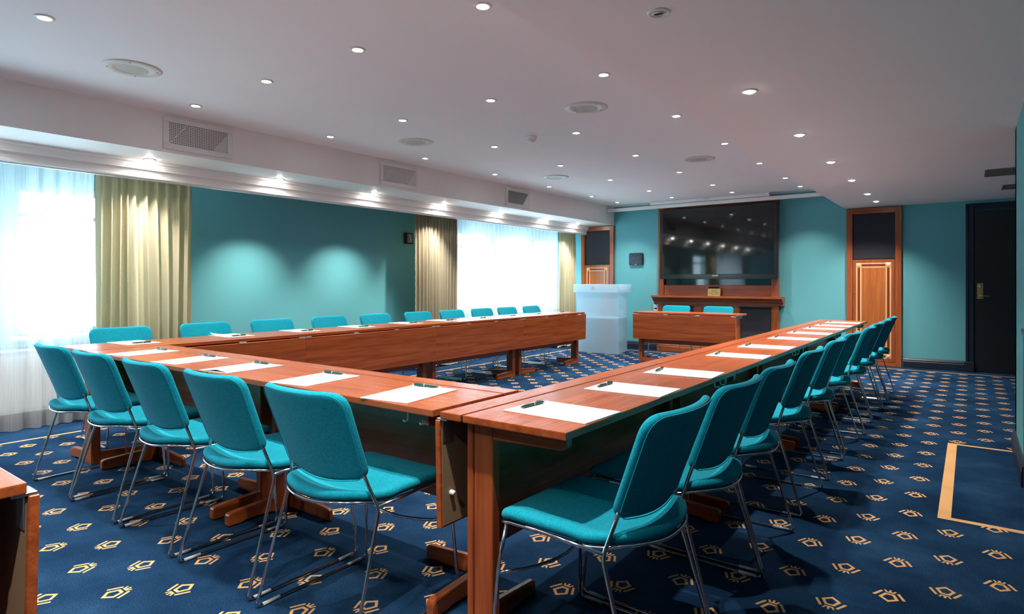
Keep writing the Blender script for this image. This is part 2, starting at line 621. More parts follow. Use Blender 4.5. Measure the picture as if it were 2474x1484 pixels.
# window wall with openings
WZ0, WZ1 = .72, 1.95
wins = [(-1.2, 1.30), (1.58, 2.85), (6.80, 7.70), (7.82, 8.82), (8.94, 9.78)]  # first opening is unseen, added to bring more daylight onto the ceiling
wl = [(XL - .25, XL, YF, YB, 0, WZ0), (XL - .25, XL, YF, YB, WZ1, ZC)]
ys = [YF] + [v for w in wins for v in w] + [YB]
for a, b in zip(ys[::2], ys[1::2]):
    wl.append((XL - .25, XL, a, b, WZ0, WZ1))
struct('wall_left', boxes('wall_left', wl), 'wall', 'teal painted window wall behind the curtains', 'wall')
struct('wall_back', boxes('wall_back', [(XL, XR, YB, YB + .15, 0, ZC)]), 'wall', 'teal painted wall behind the television and lectern', 'wall')
struct('wall_front', boxes('wall_front', [(XL, XR, YF - .15, YF, 0, ZC)]), 'wall', 'teal painted wall at the rear of the room', 'wall')
struct('wall_right', boxes('wall_right', [(XW, XW + .2, 4.47, 5.50, 0, ZL), (XW, XW + .2, YF, 4.47, .90, ZL), (XW, XR, 5.38, 5.50, 0, ZL), (XR, XR + .15, YF, YB, 0, ZL)]), 'wall', 'teal painted side wall by the black counter', 'wall')

for i, (a, b) in enumerate(wins):
    w = empty('window_%d' % (i + 1), (XL - .12, (a + b) / 2, WZ0))
    tag(w, 'white framed window behind sheer curtains, %s from the television wall' % ORD[len(wins) - 1 - i], 'window', 'windows', 'structure')
    h, wd, t = WZ1 - WZ0, (b - a) / 2, .05
    link('frame', boxes('frame', [(-.04, .04, -wd, -wd + t, 0, h), (-.04, .04, wd - t, wd, 0, h), (-.04, .04, -wd + t, wd - t, 0, t), (-.04, .04, -wd + t, wd - t, h - t, h), (-.03, .03, -wd + t, wd - t, h - .26, h - .22)], .004), 'white', w)
    link('pane', boxes('pane', [(-.004, .004, -wd + t, wd - t, t, h - .26)]), 'glass', w)
    link('pane', boxes('pane', [(-.004, .004, -wd + t, wd - t, h - .22, h - t)]), 'glass', w)
    link('sill', boxes('sill', [(-.02, .20, -wd - .03, wd + .03, -.03, 0)], .004), 'white', w)

# skirting boards
def skirt(name, x0, y0, x1, y1, out, label):
    d = Vector((x1 - x0, y1 - y0, 0))
    L = d.length
    prof = [(0, 0), (-.022, 0), (-.022, .085), (-.017, .095), (-.019, .108), (-.008, .128), (0, .132)]
    me = prism(name, prof, 'x', 0, L)
    o = link(name, me, 'navy_trim', None, (x0, y0, 0), (0, 0, math.atan2(d.y, d.x)))
    tag(o, label, 'skirting', kind='structure')
skirt('baseboard_back', -.735, YB, -.065, YB, 0, 'navy moulded skirting board between the tall cabinet and door')
skirt('baseboard_back', -5.10, YB, -4.27, YB, 0, 'navy moulded skirting board behind the frosted lectern')
skirt('baseboard_back', -2.32, YB, -1.43, YB, 0, 'navy moulded skirting board beside the television cabinet')
skirt('baseboard_right', XW, 5.52, XW, 4.48, 0, 'navy moulded skirting board on the near side wall')
skirt('baseboard_left', XL, YF, XL, YB, 0, 'navy moulded skirting board below the windows')

# cornice / curtain pelmet in front of the curtains
prof = [(-5.585, ZS), (-5.585, 2.165), (-5.600, 2.158), (-5.606, 2.140), (-5.612, 2.118), (-5.612, 2.112), (-5.625, 2.108), (-5.640, 2.090), (-5.650, 2.070), (-5.652, 2.060), (-5.640, 2.055), (-5.640, 2.046), (-5.655, 2.040), (-5.660, 2.030), (-5.70, 2.030), (-5.70, ZS)]
for (a, b, lab) in ((YF, 5.80, 'white moulded curtain pelmet running from the rear to the teal wall panel'), (5.803, 9.88, 'white moulded curtain pelmet over the windows nearest the lectern')):
    o = link('trim_1', prism('pelmet', prof, 'y', a, b), 'white')
    tag(o, lab, 'pelmet', kind='structure')

# ================================================================== DOOR, TALL CABINETS, TELEVISION WALL
dr = empty('door_1', (-.05, YB, 0))
tag(dr, 'dark navy flush door with brass lever handle in a moulded frame', 'door', kind='structure')
fr = []
for s, (a, b) in enumerate(((0, .085), (.985, 1.07))):
    fr += [(a, b, -.03, 0, 0, 2.165), (a + (.0 if s else .05), b - (.05 if s else 0), -.022, .0, 0, 2.13), (a, a + .03, -.042, -.03, 0, 2.165) if not s else (b - .03, b, -.042, -.03, 0, 2.165)]
fr += [(.085, .985, -.03, 0, 2.085, 2.165), (0, 1.07, -.042, -.03, 2.14, 2.17)]
link('door_frame', boxes('door_frame', fr, .004), 'navy_trim', dr)
link('plinth_block', boxes('plinth_block', [(-.012, .09, -.05, 0, 0, .13)], .004), 'navy_trim', dr)
leaf = link('door_leaf', boxes('door_leaf', [(.088, .982, -.012, 0, .01, 2.08)], .003), 'door', dr)
hp = link('handle_plate', boxes('handle_plate', [(.118, .183, -.019, -.012, .945, 1.145)], .004), 'brass', leaf)
link('lever', tube('lever', fillet3([(.15, -.015, .98), (.15, -.06, .98), (.255, -.06, .98)], .015), .009, 10), 'brass', leaf)
link('lock', lathe('lock', [(0, .012), (.014, .010), (.016, 0)], 16), 'steel', leaf, (.15, -.018, 1.105), (PI / 2, 0, 0))

def tall_cabinet(x0, top, label):
    W = .665
    t = empty('tall_cabinet', (x0, YB, 0))
    tag(t, label, 'cabinet', 'tall wood cabinets on the television wall')
    b = .075
    for a in (0, W - b):
        link('stile', boxes('stile', [(a, a + b, -.045, 0, 0, top)], .003), 'cab_z', t)
    link('top_rail', boxes('top_rail', [(b, W - b, -.045, 0, top - .075, top)], .003), 'cab_x', t)
    link('bottom_rail', boxes('bottom_rail', [(b, W - b, -.040, 0, 0, .055)], .003), 'cab_x', t)
    link('grille_panel', boxes('grille_panel', [(b, W - b, -.025, 0, 1.485, top - .075)], .004), 'grille', t)
    d = link('cabinet_door', boxes('cabinet_door', [(b + .003, W - b - .003, -.042, -.005, .058, 1.475)], .004), 'cab_z', t)
    # inlay frame: twin maple strips with corner blocks around a figured panel
    ox0, ox1, oz0, oz1 = b + .045, W - b - .045, .10, 1.43
    bw = .068
    me = link('figured_panel', boxes('figured_panel', [(-(ox1 - ox0) / 2 + bw, (ox1 - ox0) / 2 - bw, -.0015, 0, -(oz1 - oz0) / 2 + bw, (oz1 - oz0) / 2 - bw)]), 'herring', d, ((ox0 + ox1) / 2, -.042, (oz0 + oz1) / 2))
    st = []
    for s in (0, 1):
        for e in (0, bw - .018):
            xa = ox0 + e if not s else ox1 - e - .018
            st.append((xa, xa + .018, -.0445, -.042, oz0 + bw, oz1 - bw))
            za = oz0 + e if not s else oz1 - e - .018
            st.append((ox0 + bw, ox1 - bw, -.0445, -.042, za, za + .018))
    dk = []
    for s in (0, 1):
        xa = ox0 + .018 if not s else ox1 - bw + .018
        dk.append((xa, xa + bw - .036, -.0435, -.042, oz0 + bw, oz1 - bw))
        za = oz0 + .018 if not s else oz1 - bw + .018
        dk.append((ox0 + bw, ox1 - bw, -.0435, -.042, za, za + bw - .036))
    for s in st:
        link('inlay_strip', boxes('inlay_strip', [s]), 'inlay', d)
    for s in dk:
        link('inlay_band', boxes('inlay_band', [s]), 'inlay_dark', d)
    for xa in (ox0, ox1 - bw):
        for za in (oz0, oz1 - bw):
            bm = bmesh.new()
            vs = [bm.verts.new(p) for p in ((xa, -.042, za), (xa + bw, -.042, za), (xa + bw, -.042, za + bw), (xa, -.042, za + bw))]
            c = bm.verts.new((xa + bw / 2, -.056, za + bw / 2))
            for i in range(4):
                bm.faces.new((vs[i], vs[(i + 1) % 4], c))
            link('corner_block', mesh_from_bm('corner_block', bm), 'inlay', d)
    link('knob', lathe('knob', [(0, .012), (.006, .010), (.004, 0)], 12), 'steel', d, (b + .022, -.042, 1.02 if x0 > -3 else 1.02), (PI / 2, 0, 0))
    return t
tall_cabinet(-1.415, 2.195, 'tall cherry cabinet with dark grille panel beside the navy door')
tall_cabinet(-5.765, 2.17, 'tall cherry cabinet with dark grille panel behind the frosted lectern')

# television cabinet
CX0, CX1 = -4.245, -2.325
cb = empty('television_cabinet', (0, YB, 0))
tag(cb, 'wide cherry wall cabinet with mantel shelf framing the television', 'cabinet')
d0 = -.07
for a in (CX0, CX1 - .10):
    link('stile', boxes('stile', [(a, a + .10, d0, 0, .94, 2.44)], .003), 'cab_z', cb)
link('top_rail', boxes('top_rail', [(CX0 + .1, CX1 - .1, d0, 0, 2.375, 2.44), (CX0 + .1, CX1 - .1, d0 - .008, d0, 2.415, 2.44)], .003), 'cab_x', cb)
link('back_board', boxes('back_board', [(CX0 + .1, CX1 - .1, -.02, 0, 1.115, 2.375)]), 'screen', cb)
ap = link('apron_panel', boxes('apron_panel', [(CX0 + .1, CX1 - .1, d0 + .012, 0, .94, 1.115)], .003), 'cab_x', cb)
link('cable_slot', boxes('cable_slot', [(-3.385, -3.215, d0 + .008, d0 + .013, 1.055, 1.09)]), 'black', ap)
shp = [(0, .94), (d0 - .125, .94), (d0 - .125, .91), (d0 - .10, .905), (d0 - .06, .875), (d0 - .05, .85), (d0 - .012, .84), (d0 - .012, .80), (0, .80)]
link('mantel_shelf', prism('mantel_shelf', shp, 'x', CX0 - .075, CX1 + .075), 'cab_x', cb)
for a, b in ((CX0 - .005, CX0 + .085), (-3.615, -3.505), (-2.98, -2.91), (CX1 - .085, CX1 + .005)):
    link('stile', boxes('stile', [(a, b, d0, 0, .10, .80)], .003), 'cab_z', cb)
link('bottom_rail', boxes('bottom_rail', [(CX0 - .02, CX1 + .02, d0 - .02, 0, 0, .09), (CX0 - .01, CX1 + .01, d0 - .01, 0, .09, .12)], .004), 'cab_x', cb)
for a, b in ((CX0 + .085, -3.615), (-2.91, CX1 - .085)):
    link('grille_panel', boxes('grille_panel', [(a, b, d0 + .02, 0, .12, .80)]), 'grille', cb)
    link('grille_trim', boxes('grille_trim', [(a, b, d0 + .005, d0 + .025, .775, .80), (a, a + .018, d0 + .005, d0 + .025, .12, .775), (b - .018, b, d0 + .005, d0 + .025, .12, .775)], .002), 'cab_x', cb)
cd = link('cabinet_door', boxes('cabinet_door', [(-3.505, -2.98, d0 + .006, 0, .12, .80)], .003), 'cab_z', cb)
yy = d0 + .006
for s in ((-3.46, -3.445), (-3.415, -3.40), (-3.085, -3.07), (-3.04, -3.025)):
    link('inlay_strip', boxes('inlay_strip', [(s[0], s[1], yy - .003, yy, .225, .695)]), 'inlay', cd)
for z in (.75, .71, .21, .17):
    link('inlay_strip', boxes('inlay_strip', [(-3.395, -3.09, yy - .003, yy, z, z + .015)]), 'inlay', cd)
link('figured_panel', boxes('figured_panel', [(-.15, .15, -.0015, 0, -.235, .235)]), 'herring', cd, (-3.2425, yy, .46))
for xa in (-3.46, -3.09):
    for za in (.165, .70):
        bm = bmesh.new()
        bw = .065
        vs = [bm.verts.new(p) for p in ((xa, yy, za), (xa + bw, yy, za), (xa + bw, yy, za + bw), (xa, yy, za + bw))]
        c = bm.verts.new((xa + bw / 2, yy - .014, za + bw / 2))
        for i in range(4):
            bm.faces.new((vs[i], vs[(i + 1) % 4], c))
        link('corner_block', mesh_from_bm('corner_block', bm), 'inlay', cd)

tv = empty('television', (-3.248, YB - d0 * 0 - .07, 1.215))
tag(tv, 'large black flat-screen television mounted in the cherry cabinet', 'television')
TW, TH = .934, 1.15
yv = -.005
bod = prism('tv_body', rounded([(-TW, 0), (TW, 0), (TW - .004, TH), (-TW + .004, TH)], .015, 3), 'y', -.085, yv, .006, 2)
tvb = link('bezel', bod, 'bezel', tv)
link('screen', boxes('screen', [(-TW + .055, TW - .055, -.089, -.083, .075, TH - .045)], .001), 'screen', tv)
link('lower_lip', boxes('lower_lip', [(-TW + .01, TW - .01, -.096, -.080, -.004, .022)], .006, 2), 'bezel', tv)
link('maker_lettering', text_mesh('maker_lettering', 'SHARP', .030, .0005, 1.1), 'letter', tv, (-.0, -.0895, .048), (PI / 2, 0, 0))
link('wall_mount', boxes('wall_mount', [(-.3, .3, yv, .05, .35, .8)]), 'black', tv)

sg = empty('brass_sign', (-3.28, YB - .125, .9405))
tag(sg, 'small brass sign with engraved warning standing on the mantel shelf', 'sign')
tilt = math.radians(-10)
pl = link('plate', boxes('plate', [(-.10, .10, -.003, 0, 0, .118)], .001), 'brass', sg, (0, 0, 0), (tilt, 0, 0))
link('lettering', text_mesh('sign_lettering', 'RÖR INTE\nSKÄRMEN.\nDO NOT TOUCH\nTHE SCREEN', .0225, .0003), 'darkletter', pl, (0, -.0034, .06), (PI / 2, 0, 0))
link('support', boxes('support', [(-.02, .02, 0, .003, 0, .08)]), 'brass', pl, (0, .036, .0075), (math.radians(24), 0, 0))

tb = empty('touch_panel', (-4.675, YB, 1.563))
tag(tb, 'small black tablet control panel mounted on the teal wall', 'control panel')
link('housing', prism('housing', rounded([(-.13, -.108), (.13, -.108), (.13, .108), (-.13, .108)], .025, 4), 'y', -.035, 0, .006), 'bezel', tb)
link('display', boxes('display', [(-.108, .108, -.037, -.034, -.08, .085)], .001), 'tab_screen', tb)
link('button', boxes('button', [(-.015, .015, -.037, -.034, -.098, -.092)]), 'steel', tb)

for z, nm in ((.795, 'upper'), (.712, 'lower')):
    so = empty('wall_socket', (-4.315, YB, z))
    tag(so, 'white wall socket, %s of two beside the television cabinet' % nm, 'socket', 'wall sockets')
    link('plate', boxes('plate', [(-.041, .041, -.012, 0, -.040, .040)], .004), 'white', so)
    link('inset', boxes('inset', [(-.025, .025, -.014, -.011, -.012, .014)], .001), 'grille', so)

# projection screen casing and its rail under the ceiling
ps = empty('projection_screen', (0, 9.60, 2.37))
tag(ps, 'white roll-up projection screen casing under the ceiling before the television', 'projector screen')
link('casing', prism('casing', rounded([(0, .075), (.09, .075), (.09, .128), (0, .128)], .012, 3), 'x', -4.27, -2.40, .002), 'white_metal', ps)
link('rail', boxes('rail', [(-5.105, -1.445, .04, .085, .015, .07)], .004), 'white_metal', ps)
link('pull_ring', tube('pull_ring', [(-3.33 + .045 * math.cos(a * PI / 8), -.004, .10 + .014 * math.sin(a * PI / 8)) for a in range(16)], .003, 6, True), 'steel', ps)
for x in (-4.27, -2.405):
    link('end_cap', boxes('end_cap', [(x - .006, x + .010, -.003, .093, .072, .13)], .003), 'white_metal', ps)

# ================================================================== LECTERN
lc = empty('lectern', (-4.89, 8.89, 0))
tag(lc, 'frosted acrylic lectern with emblem standing on the carpet by the window', 'lectern')
def quadprism(name, pts, z0, z1, bev=.002):
    return prism(name, pts, 'z', z0, z1, bev, 1)
fl, frr, bl, br, dp = -.385, .385, -.25, .245, .60
ft = .008
link('front_panel', quadprism('front_panel', [(fl, 0), (frr, 0), (frr, ft), (fl, ft)], .005, 1.05), 'frost', lc)
link('side_panel', quadprism('side_panel', [(frr, ft), (br, dp), (br - ft, dp), (frr - ft, ft)][::-1], .005, 1.05), 'frost', lc)
link('side_panel', quadprism('side_panel', [(fl, ft), (fl + ft, ft), (bl + ft, dp), (bl, dp)][::-1], .005, 1.05), 'frost', lc)
link('shelf', quadprism('shelf', [(fl + .012, .012), (frr - .012, .012), (br - .014, dp), (bl + .014, dp)], .562, .580), 'white', lc)
link('base_plate', quadprism('base_plate', [(fl + .012, .012), (frr - .012, .012), (br - .014, dp), (bl + .014, dp)], .0, .012), 'frost', lc)
c0, c1, cy0 = fl - .045, frr + .02, -.03
cbk = dp + .04
cbz0, cbz1 = .995, 1.128
fp = link('collar_front', quadprism('collar_front', [(c0, cy0), (c1, cy0), (c1, cy0 + ft), (c0, cy0 + ft)], cbz0, cbz1), 'frost', lc)
link('collar_side', quadprism('collar_side', [(c1, cy0 + ft), (br + .06, cbk), (br + .06 - ft, cbk), (c1 - ft, cy0 + ft)][::-1], cbz0, cbz1), 'frost', lc)
link('collar_side', quadprism('collar_side', [(c0, cy0 + ft), (c0 + ft, cy0 + ft), (bl - .04 + ft, cbk), (bl - .04, cbk)][::-1], cbz0, cbz1), 'frost', lc)
link('reading_top', quadprism('reading_top', [(fl, 0), (frr, 0), (br, dp), (bl, dp)], 1.05, 1.06), 'frost', lc)
link('emblem', emblem_mesh('emblem', .72), 'gold', fp, (-.06, cy0 - .0005, 1.06))
scr = lathe('screw', [(0, .006), (.005, .006), (.007, .003), (.007, 0)], 12)
for x in (c0 + .06, c1 - .03):
    for z in (cbz0 + .02, cbz1 - .022):
        link('screw', scr, 'steel', lc, (x, cy0 - .0, z), (PI / 2, 0, 0))
dirv = Vector((br + .06 - c1, cbk - cy0)).normalized()
for z in (cbz0 + .02, cbz1 - .022):
    link('screw', scr, 'steel', lc, (br + .075, cbk - .06, z), (PI / 2, 0, math.atan2(dirv.y, dirv.x)))
link('cable_grommet', lathe('grommet', [(.010, .006), (.022, .008), (.027, .004), (.027, 0)], 20), 'frost', lc, ((frr + br) / 2 + .012, dp / 2 + .02, .66), (PI / 2, 0, math.atan2(dirv.y, dirv.x)))

# ================================================================== TABLES
TL = 1.53
def make_table(L):
    t = empty('folding_table')
    tg = .002
    top = boxes('table_top', [(tg, L - tg, 0, .382, .708, .731)], .003, 2)
    link('table_top', top, 'wood_x', t)
    link('edge_strip', boxes('edge_strip', [(tg, L - tg, .3915, .48, .708, .731)], .003, 2), 'wood_x', t)
    link('gap_shade_bar', boxes('gap_shade_bar', [(tg + .004, L - tg - .004, .382, .3915, .712, .7265)]), 'gap_shade', t)  # added dark bar, its colour stands in for shade in the open gap
    # hinged leaf hanging at the inner side, veneered outside, bare board inside
    lf = link('drop_leaf', boxes('drop_leaf', [(tg, L - tg, -.010, .010, -.352, 0)], .002), 'wood_x', t, (0, .493, .701), (math.radians(-1.2), 0, 0))
    link('leaf_backing', boxes('leaf_backing', [(.012, L - .012, -.0125, -.010, -.345, -.006)]), 'ply', lf)
    link('bumper', lathe('bumper', [(0, .016), (.008, .015), (.009, .003), (.009, 0)], 12), 'white', lf, (.05, -.0125, -.245), (PI / 2, 0, 0))
    for u in (.035, L * .35, L * .66, L - .035):
        h = link('hinge', boxes('hinge', [(u - .028, u + .028, .455, .500, .7005, .7078)], .001), 'steel', t)
        link('hinge_plate', boxes('hinge_plate', [(u - .022, u + .022, .476, .4802, .628, .698)], .0008), 'steel', h)
    for u in (.05, L - .05 - .038):
        lg = link('leg', prism('leg_post', [(.30, 0), (.376, 0), (.376, .706), (.30, .706)], 'x', u, u + .038, .003, 1), 'wood_z', t)
        link('arm', prism('arm', rounded([(.03, .662), (.30, .655), (.30, .706), (.03, .706)], [.022, 0, 0, 0], 4), 'x', u + .002, u + .036, .002, 1), 'wood_y', lg)
        link('foot', prism('foot', rounded([(.055, .004), (.12, .004), (.15, .012), (.26, .012), (.29, .004), (.376, .004), (.376, .075), (.30, .075), (.055, .062)], [.006, 0, 0, 0, 0, 0, 0, 0, .02], 4), 'x', u + .0005, u + .0375, .003, 2), 'wood_y', lg)
    link('modesty_panel', boxes('modesty_panel', [(.09, L - .09, .352, .370, .285, .704)], .002), 'wood_dark', t)
    for s in (0, 1):
        u0 = .048 if not s else L - .048 - .055
        gt = link('gate_leg', boxes('gate_leg', [(u0, u0 + .055, .379, .404, 0.0, .698)], .003), 'wood_z', t)
        f0, f1 = (u0 + .055, u0 + .36) if not s else (u0 - .305, u0)
        pts = [(f0, .004), (f1, .004), (f1, .058), (f0, .078)] if not s else [(f0, .004), (f1, .004), (f1, .078), (f0, .058)]
        rr = [0, .006, .02, 0] if not s else [.006, 0, 0, .02]
        link('gate_foot', prism('gate_foot', rounded(pts, rr, 4), 'y', .380, .4035, .003, 2), 'wood_x', gt)
    for hu in (L - .09, L - .17):
        link('coupling_hook', tube('coupling_hook', fillet3([(hu, .05, .7085), (hu, .05, .668), (hu, .032, .665), (hu, .028, .672)], .008), .003, 6), 'white', t)
    return t

tables = []
def put_table(proto_used, L, loc, rz, label, group):
    if not proto_used:
        t = make_table(L)
        proto_used.append(t)
    else:
        t = copy_tree(proto_used[0])
    t.location = loc
    t.rotation_euler = (0, 0, rz)
    tag(t, label, 'table', group)
    return t
pa, pb = [], []
LR = 1.565
for i in range(4):
    put_table(pa, LR, (-.905, 1.465 + i * LR, 0), PI / 2, 'cherry folding table on the door side, %s from the television wall' % ORD[3 - i], 'tables of the horseshoe')
for i in range(4):
    yend = 1.475 + (i + 1) * 1.553
    inner = [-4.375, -4.392, -4.409, -4.426][i]
    t = put_table(pa, LR, (inner - .48, yend, 0), -PI / 2 + math.radians(.3), 'cherry folding table along the windows, %s from the television wall' % ORD[3 - i], 'tables of the horseshoe')
    t.scale = (1.553 / LR, 1, 1)
LF = 1.464
for i in range(2):
    put_table(pb, LF, (-4.345 + i * (LF + .002), 1.467, 0), 0, 'cherry folding table closing the horseshoe, at the end next to the %s tables' % ('window side', 'door side')[i], 'tables of the horseshoe')
put_table(pb, LF, (-2.455, 8.685, 0), PI, 'cherry folding table standing alone in front of the television', 'cherry folding tables')
tables_bl = put_table(pb, LF, (-1.585 - LF, -.052, 0), 0, 'cherry folding table standing apart behind the row of chairs', 'cherry folding tables')

# ================================================================== CHAIRS
def make_chair():
    c = empty('stacking_chair')
    hw = .225
    out = []
    # outline: straight front, soft D-shaped rear
    N = 26
    front = rounded([(-hw + .005, 0), (-hw + .010, -.262), (hw - .010, -.262), (hw - .005, 0)], [0, .05, .05, 0], 6)
    out += front
    for i in range(1, N):
        a = PI * i / N
        cx, sy = math.cos(a), math.sin(a)
        e = 2 / 2.7
        out.append((math.copysign(abs(cx) ** e, cx) * (hw + .004), .0 + .228 * abs(sy) ** e))
    def sd(x, y, z):
        zz = .446 + z
        if y < -.12:
            zz -= ((-.12 - y) / .14) ** 2 * .018
        zz += .10 * (x / hw) ** 2 * .10
        if y > .02:
            zz += ((y - .02) / .2) ** 2 * (.012 + .030 * (x / hw) ** 2)
        zz -= .018 * math.exp(-((y - .06) / .12) ** 2) * (1 - (x / hw) ** 2 * .6)
        return (x, y, zz)
    link('seat', cushion('seat', out, .034, sd), 'fabric', c)
    # chrome rim under the seat edge
    rim = []
    for (x, y) in out:
        p = sd(x * .985, y * .985 if y < 0 else y * .99, -.022)
        rim.append(p)
    link('seat_rim', tube('seat_rim', rim, .0055, 6, True), 'chrome', c)
    # back rest
    bw, hh = .216, .345
    bo = rounded([(-bw + .010, .0), (0, -.020), (bw - .010, .0), (bw, .308), (0, .318), (-bw, .308)], [.040, .16, .040, .062, .15, .062], 7)
    tl = math.radians(19.0)
    def bd(x, s, z):
        dpt = .036 * (1 - (x / bw) ** 2) + z - .018
        lean = tl + .10 * (s / .33 - .5)
        y = .150 + s * math.sin(tl) + dpt * math.cos(tl) + .012 * (s / .33) ** 2
        zz = .514 + s * math.cos(tl) - dpt * math.sin(tl)
        return (x, y, zz)
    bk = link('backrest', cushion('backrest', bo, .030, bd, inner=(.92, .8, .62, .42, .2)), 'fabric', c)
    seam = []
    B = [Vector(p) for p in bo]
    for p in B:
        q = p * .985 + Vector((0, .17)) * .015
        seam.append(bd(q.x, q.y, .0152))
    link('seam', tube('seam', seam, .0013, 5, True), 'fabric', bk)
    # sled side frames
    for s in (-1, 1):
        pts = [(s * .205, -.225, .424), (s * .232, -.236, .30), (s * .255, -.250, .0065), (s * .257, .248, .0065), (s * .238, .124, .420), (s * .200, .142, .505), (s * .194, .158, .555)]
        link('side_frame', tube('side_frame', fillet3(pts, .022, 4), .0062, 8), 'chrome', c)
        link('seat_rail', tube('seat_rail', fillet3([(s * .205, -.225, .424), (s * .214, -.1, .428), (s * .236, .126, .428)], .05), .0058, 8), 'chrome', c)
        for (a, b) in ((-.222, -.155), (.155, .222)):
            xx = s * .256
            link('glide', tube('glide', [(xx, a, .0072), (xx, b, .0072)], .0070, 8), 'rubber', c)
    st = [(x * .236, -.238 + .085 * (1 - x * x), .275 - .004 * (1 - x * x)) for x in [i / 6 for i in range(-6, 7)]]
    link('stretcher', tube('stretcher', st, .0055, 8), 'chrome', c)
    return c

CH = []
def put_chair(x, y, rz, label, group):
    if not CH:
        c = make_chair()
        CH.append(c)
    else:
        c = copy_tree(CH[0])
    c.location = (x, y, 0)
    c.rotation_euler = (0, 0, rz)
    tag(c, label, 'chair', group)
    return c
RCY = [1.695, 2.24, 2.795, 3.52, 4.22, 4.868, 5.57, 6.17, 6.75, 7.31]
for i, y in enumerate(RCY):
    put_chair(-.90 + .012 * (i > 5) + random.uniform(-.006, .006), y, -PI / 2 + math.radians(random.uniform(-2, 2)), 'teal upholstered chair on the door side of the tables, %s from the television wall' % ORD[9 - i], 'chairs around the tables')
LCY = [2.0, 2.66, 3.29, 3.94, 4.55, 5.19, 5.78, 6.39, 6.94, 7.55]
for i, y in enumerate(LCY):
    put_chair(-5.03 + random.uniform(-.008, .008), y, PI / 2 + math.radians(random.uniform(-2, 2)), 'teal upholstered chair on the window side of the tables, %s from the television wall' % ORD[9 - i], 'chairs around the tables')
FCX = [-4.095, -3.53, -2.93, -2.345, -1.765]
for i, x in enumerate(FCX):
    put_chair(x, 1.452, PI + math.radians([1.5, 1.0, -1.0, 0.5, 1.0][i]), 'teal upholstered chair on the closed side of the horseshoe, %s from the windows' % ORD[i], 'chairs around the tables')
for i, x in enumerate((-3.556, -2.924)):
    put_chair(x, 8.70, 0, 'teal upholstered chair behind the lone table by the television, nearer the %s' % ('lectern', 'door')[i], 'chairs around the tables')

# ================================================================== NOTEPADS AND PENS
pad_me = boxes('pad', [(-.107, .107, -.157, .157, 0, .004)], .0008)
def curl_mesh(cx, cy, h):
    bm = bmesh.new()
    n, m = 10, 14
    g = []
    for j in range(m + 1):
        row = []
        for i in range(n + 1):
            x, y = -.107 + .214 * i / n, -.157 + .314 * j / m
            d = max(0.0, 1 - math.hypot(x - cx, y - cy) / .13)
            row.append(bm.verts.new((x - (x - cx) * 0 + (-.2 if cx > 0 else .2) * h * d * d, y + (-.6 if cy > 0 else .6) * h * d * d, .0042 + h * d ** 1.6)))
        g.append(row)
    for j in range(m):
        for i in range(n):
            bm.faces.new((g[j][i], g[j][i + 1], g[j + 1][i + 1], g[j + 1][i]))
    return mesh_from_bm('curled_sheet', bm, True)
mark = boxes('mark', [(-.006, .006, -.005, .005, .0041, .0043)])
def make_pad():
    p = empty('notepad')
    link('sheets', pad_me, 'paper', p)
    link('printed_mark', mark, 'ink', p, (0, -.125, 0))
    return p
def make_pen():
    p = empty('pen')
    prof = [(0, -.070), (.0012, -.069), (.0016, -.064), (.0042, -.054), (.0058, -.030), (.0052, .000), (.0062, .030), (.0050, .056), (.0040, .060)]
    link('barrel', lathe('barrel', [(r, z) for r, z in prof[2:]] + [(0, .060)], 14), 'pen', p, (0, 0, .0062), (0, PI / 2, 0))
    link('tip', lathe('tip', [(0, -.071), (.0011, -.070), (.0016, -.064), (.0042, -.0538), (0, -.0536)], 12), 'steel', p, (0, 0, .0062), (0, PI / 2, 0))
    link('plunger', lathe('plunger', [(0, .060), (.0026, .060), (.0026, .069), (0, .0695)], 10), 'steel', p, (0, 0, .0062), (0, PI / 2, 0))
    link('ring', lathe('ring', [(.0050, .0055), (.0061, .006), (.0061, .009), (.0050, .0095)], 14), 'steel', p, (0, 0, .0062), (0, PI / 2, 0))
    link('clip', boxes('clip', [(.022, .058, -.0018, .0018, .0125, .0137)], .0004), 'pen', p)
    return p
PADS, PENS = [], []
def put_pad(x, y, rz, where, pen_off=(0, .105), pen_rot=0.0, ztop=.731, curl=None):
    if not PADS: PADS.append(make_pad()); p = PADS[0]
    else: p = copy_tree(PADS[0])
    p.location = (x, y, ztop); p.rotation_euler = (0, 0, rz)
    tag(p, 'white notepad ' + ('with a curled corner ' if curl else '') + where, 'notepad', 'notepads on the tables')
    if curl:
        link('curled_sheet', curl_mesh(*curl), 'paper', p)
    if not PENS: PENS.append(make_pen()); q = PENS[0]
    else: q = copy_tree(PENS[0])
    off = Matrix.Rotation(rz, 3, 'Z') @ Vector((pen_off[0], pen_off[1], 0))
    q.location = (x + off.x, y + off.y, ztop + .004); q.rotation_euler = (0, 0, rz + pen_rot)
    tag(q, 'dark green pen on notepad ' + where, 'pen', 'pens on the notepads')
RPY = [1.70, 2.22, 2.765, 3.60, 4.21, 4.95, 5.56, 6.17, 6.67, 7.22]
for i, y in enumerate(RPY):
    # pad long side across the table: local +y (pen end) points to the inner side (-X)
    put_pad(-1.065, y, PI / 2 + math.radians([-2.0, 1.5, 3, 2, 1, 0, 1, 1, 0, 1][i]), 'on the door side tables, %s from the television wall' % ORD[9 - i], (0.0, .118), math.radians(random.uniform(-6, 6)))
LPY = [1.87, 2.58, 3.20, 3.82, 4.46, 5.02, 5.60, 6.20, 6.78, 7.38]
for i, y in enumerate(LPY):
    put_pad(-4.68 - .004 * i, y, -PI / 2 + math.radians(random.uniform(-3, 3)), 'on the window side tables, %s from the television wall' % ORD[9 - i], (0.0, .105), math.radians(180 + random.uniform(-6, 6)), curl=(.107, -.157, .022) if i == 1 else None)
FPX = [-3.96, -3.38, -2.866, -2.275, -1.69]
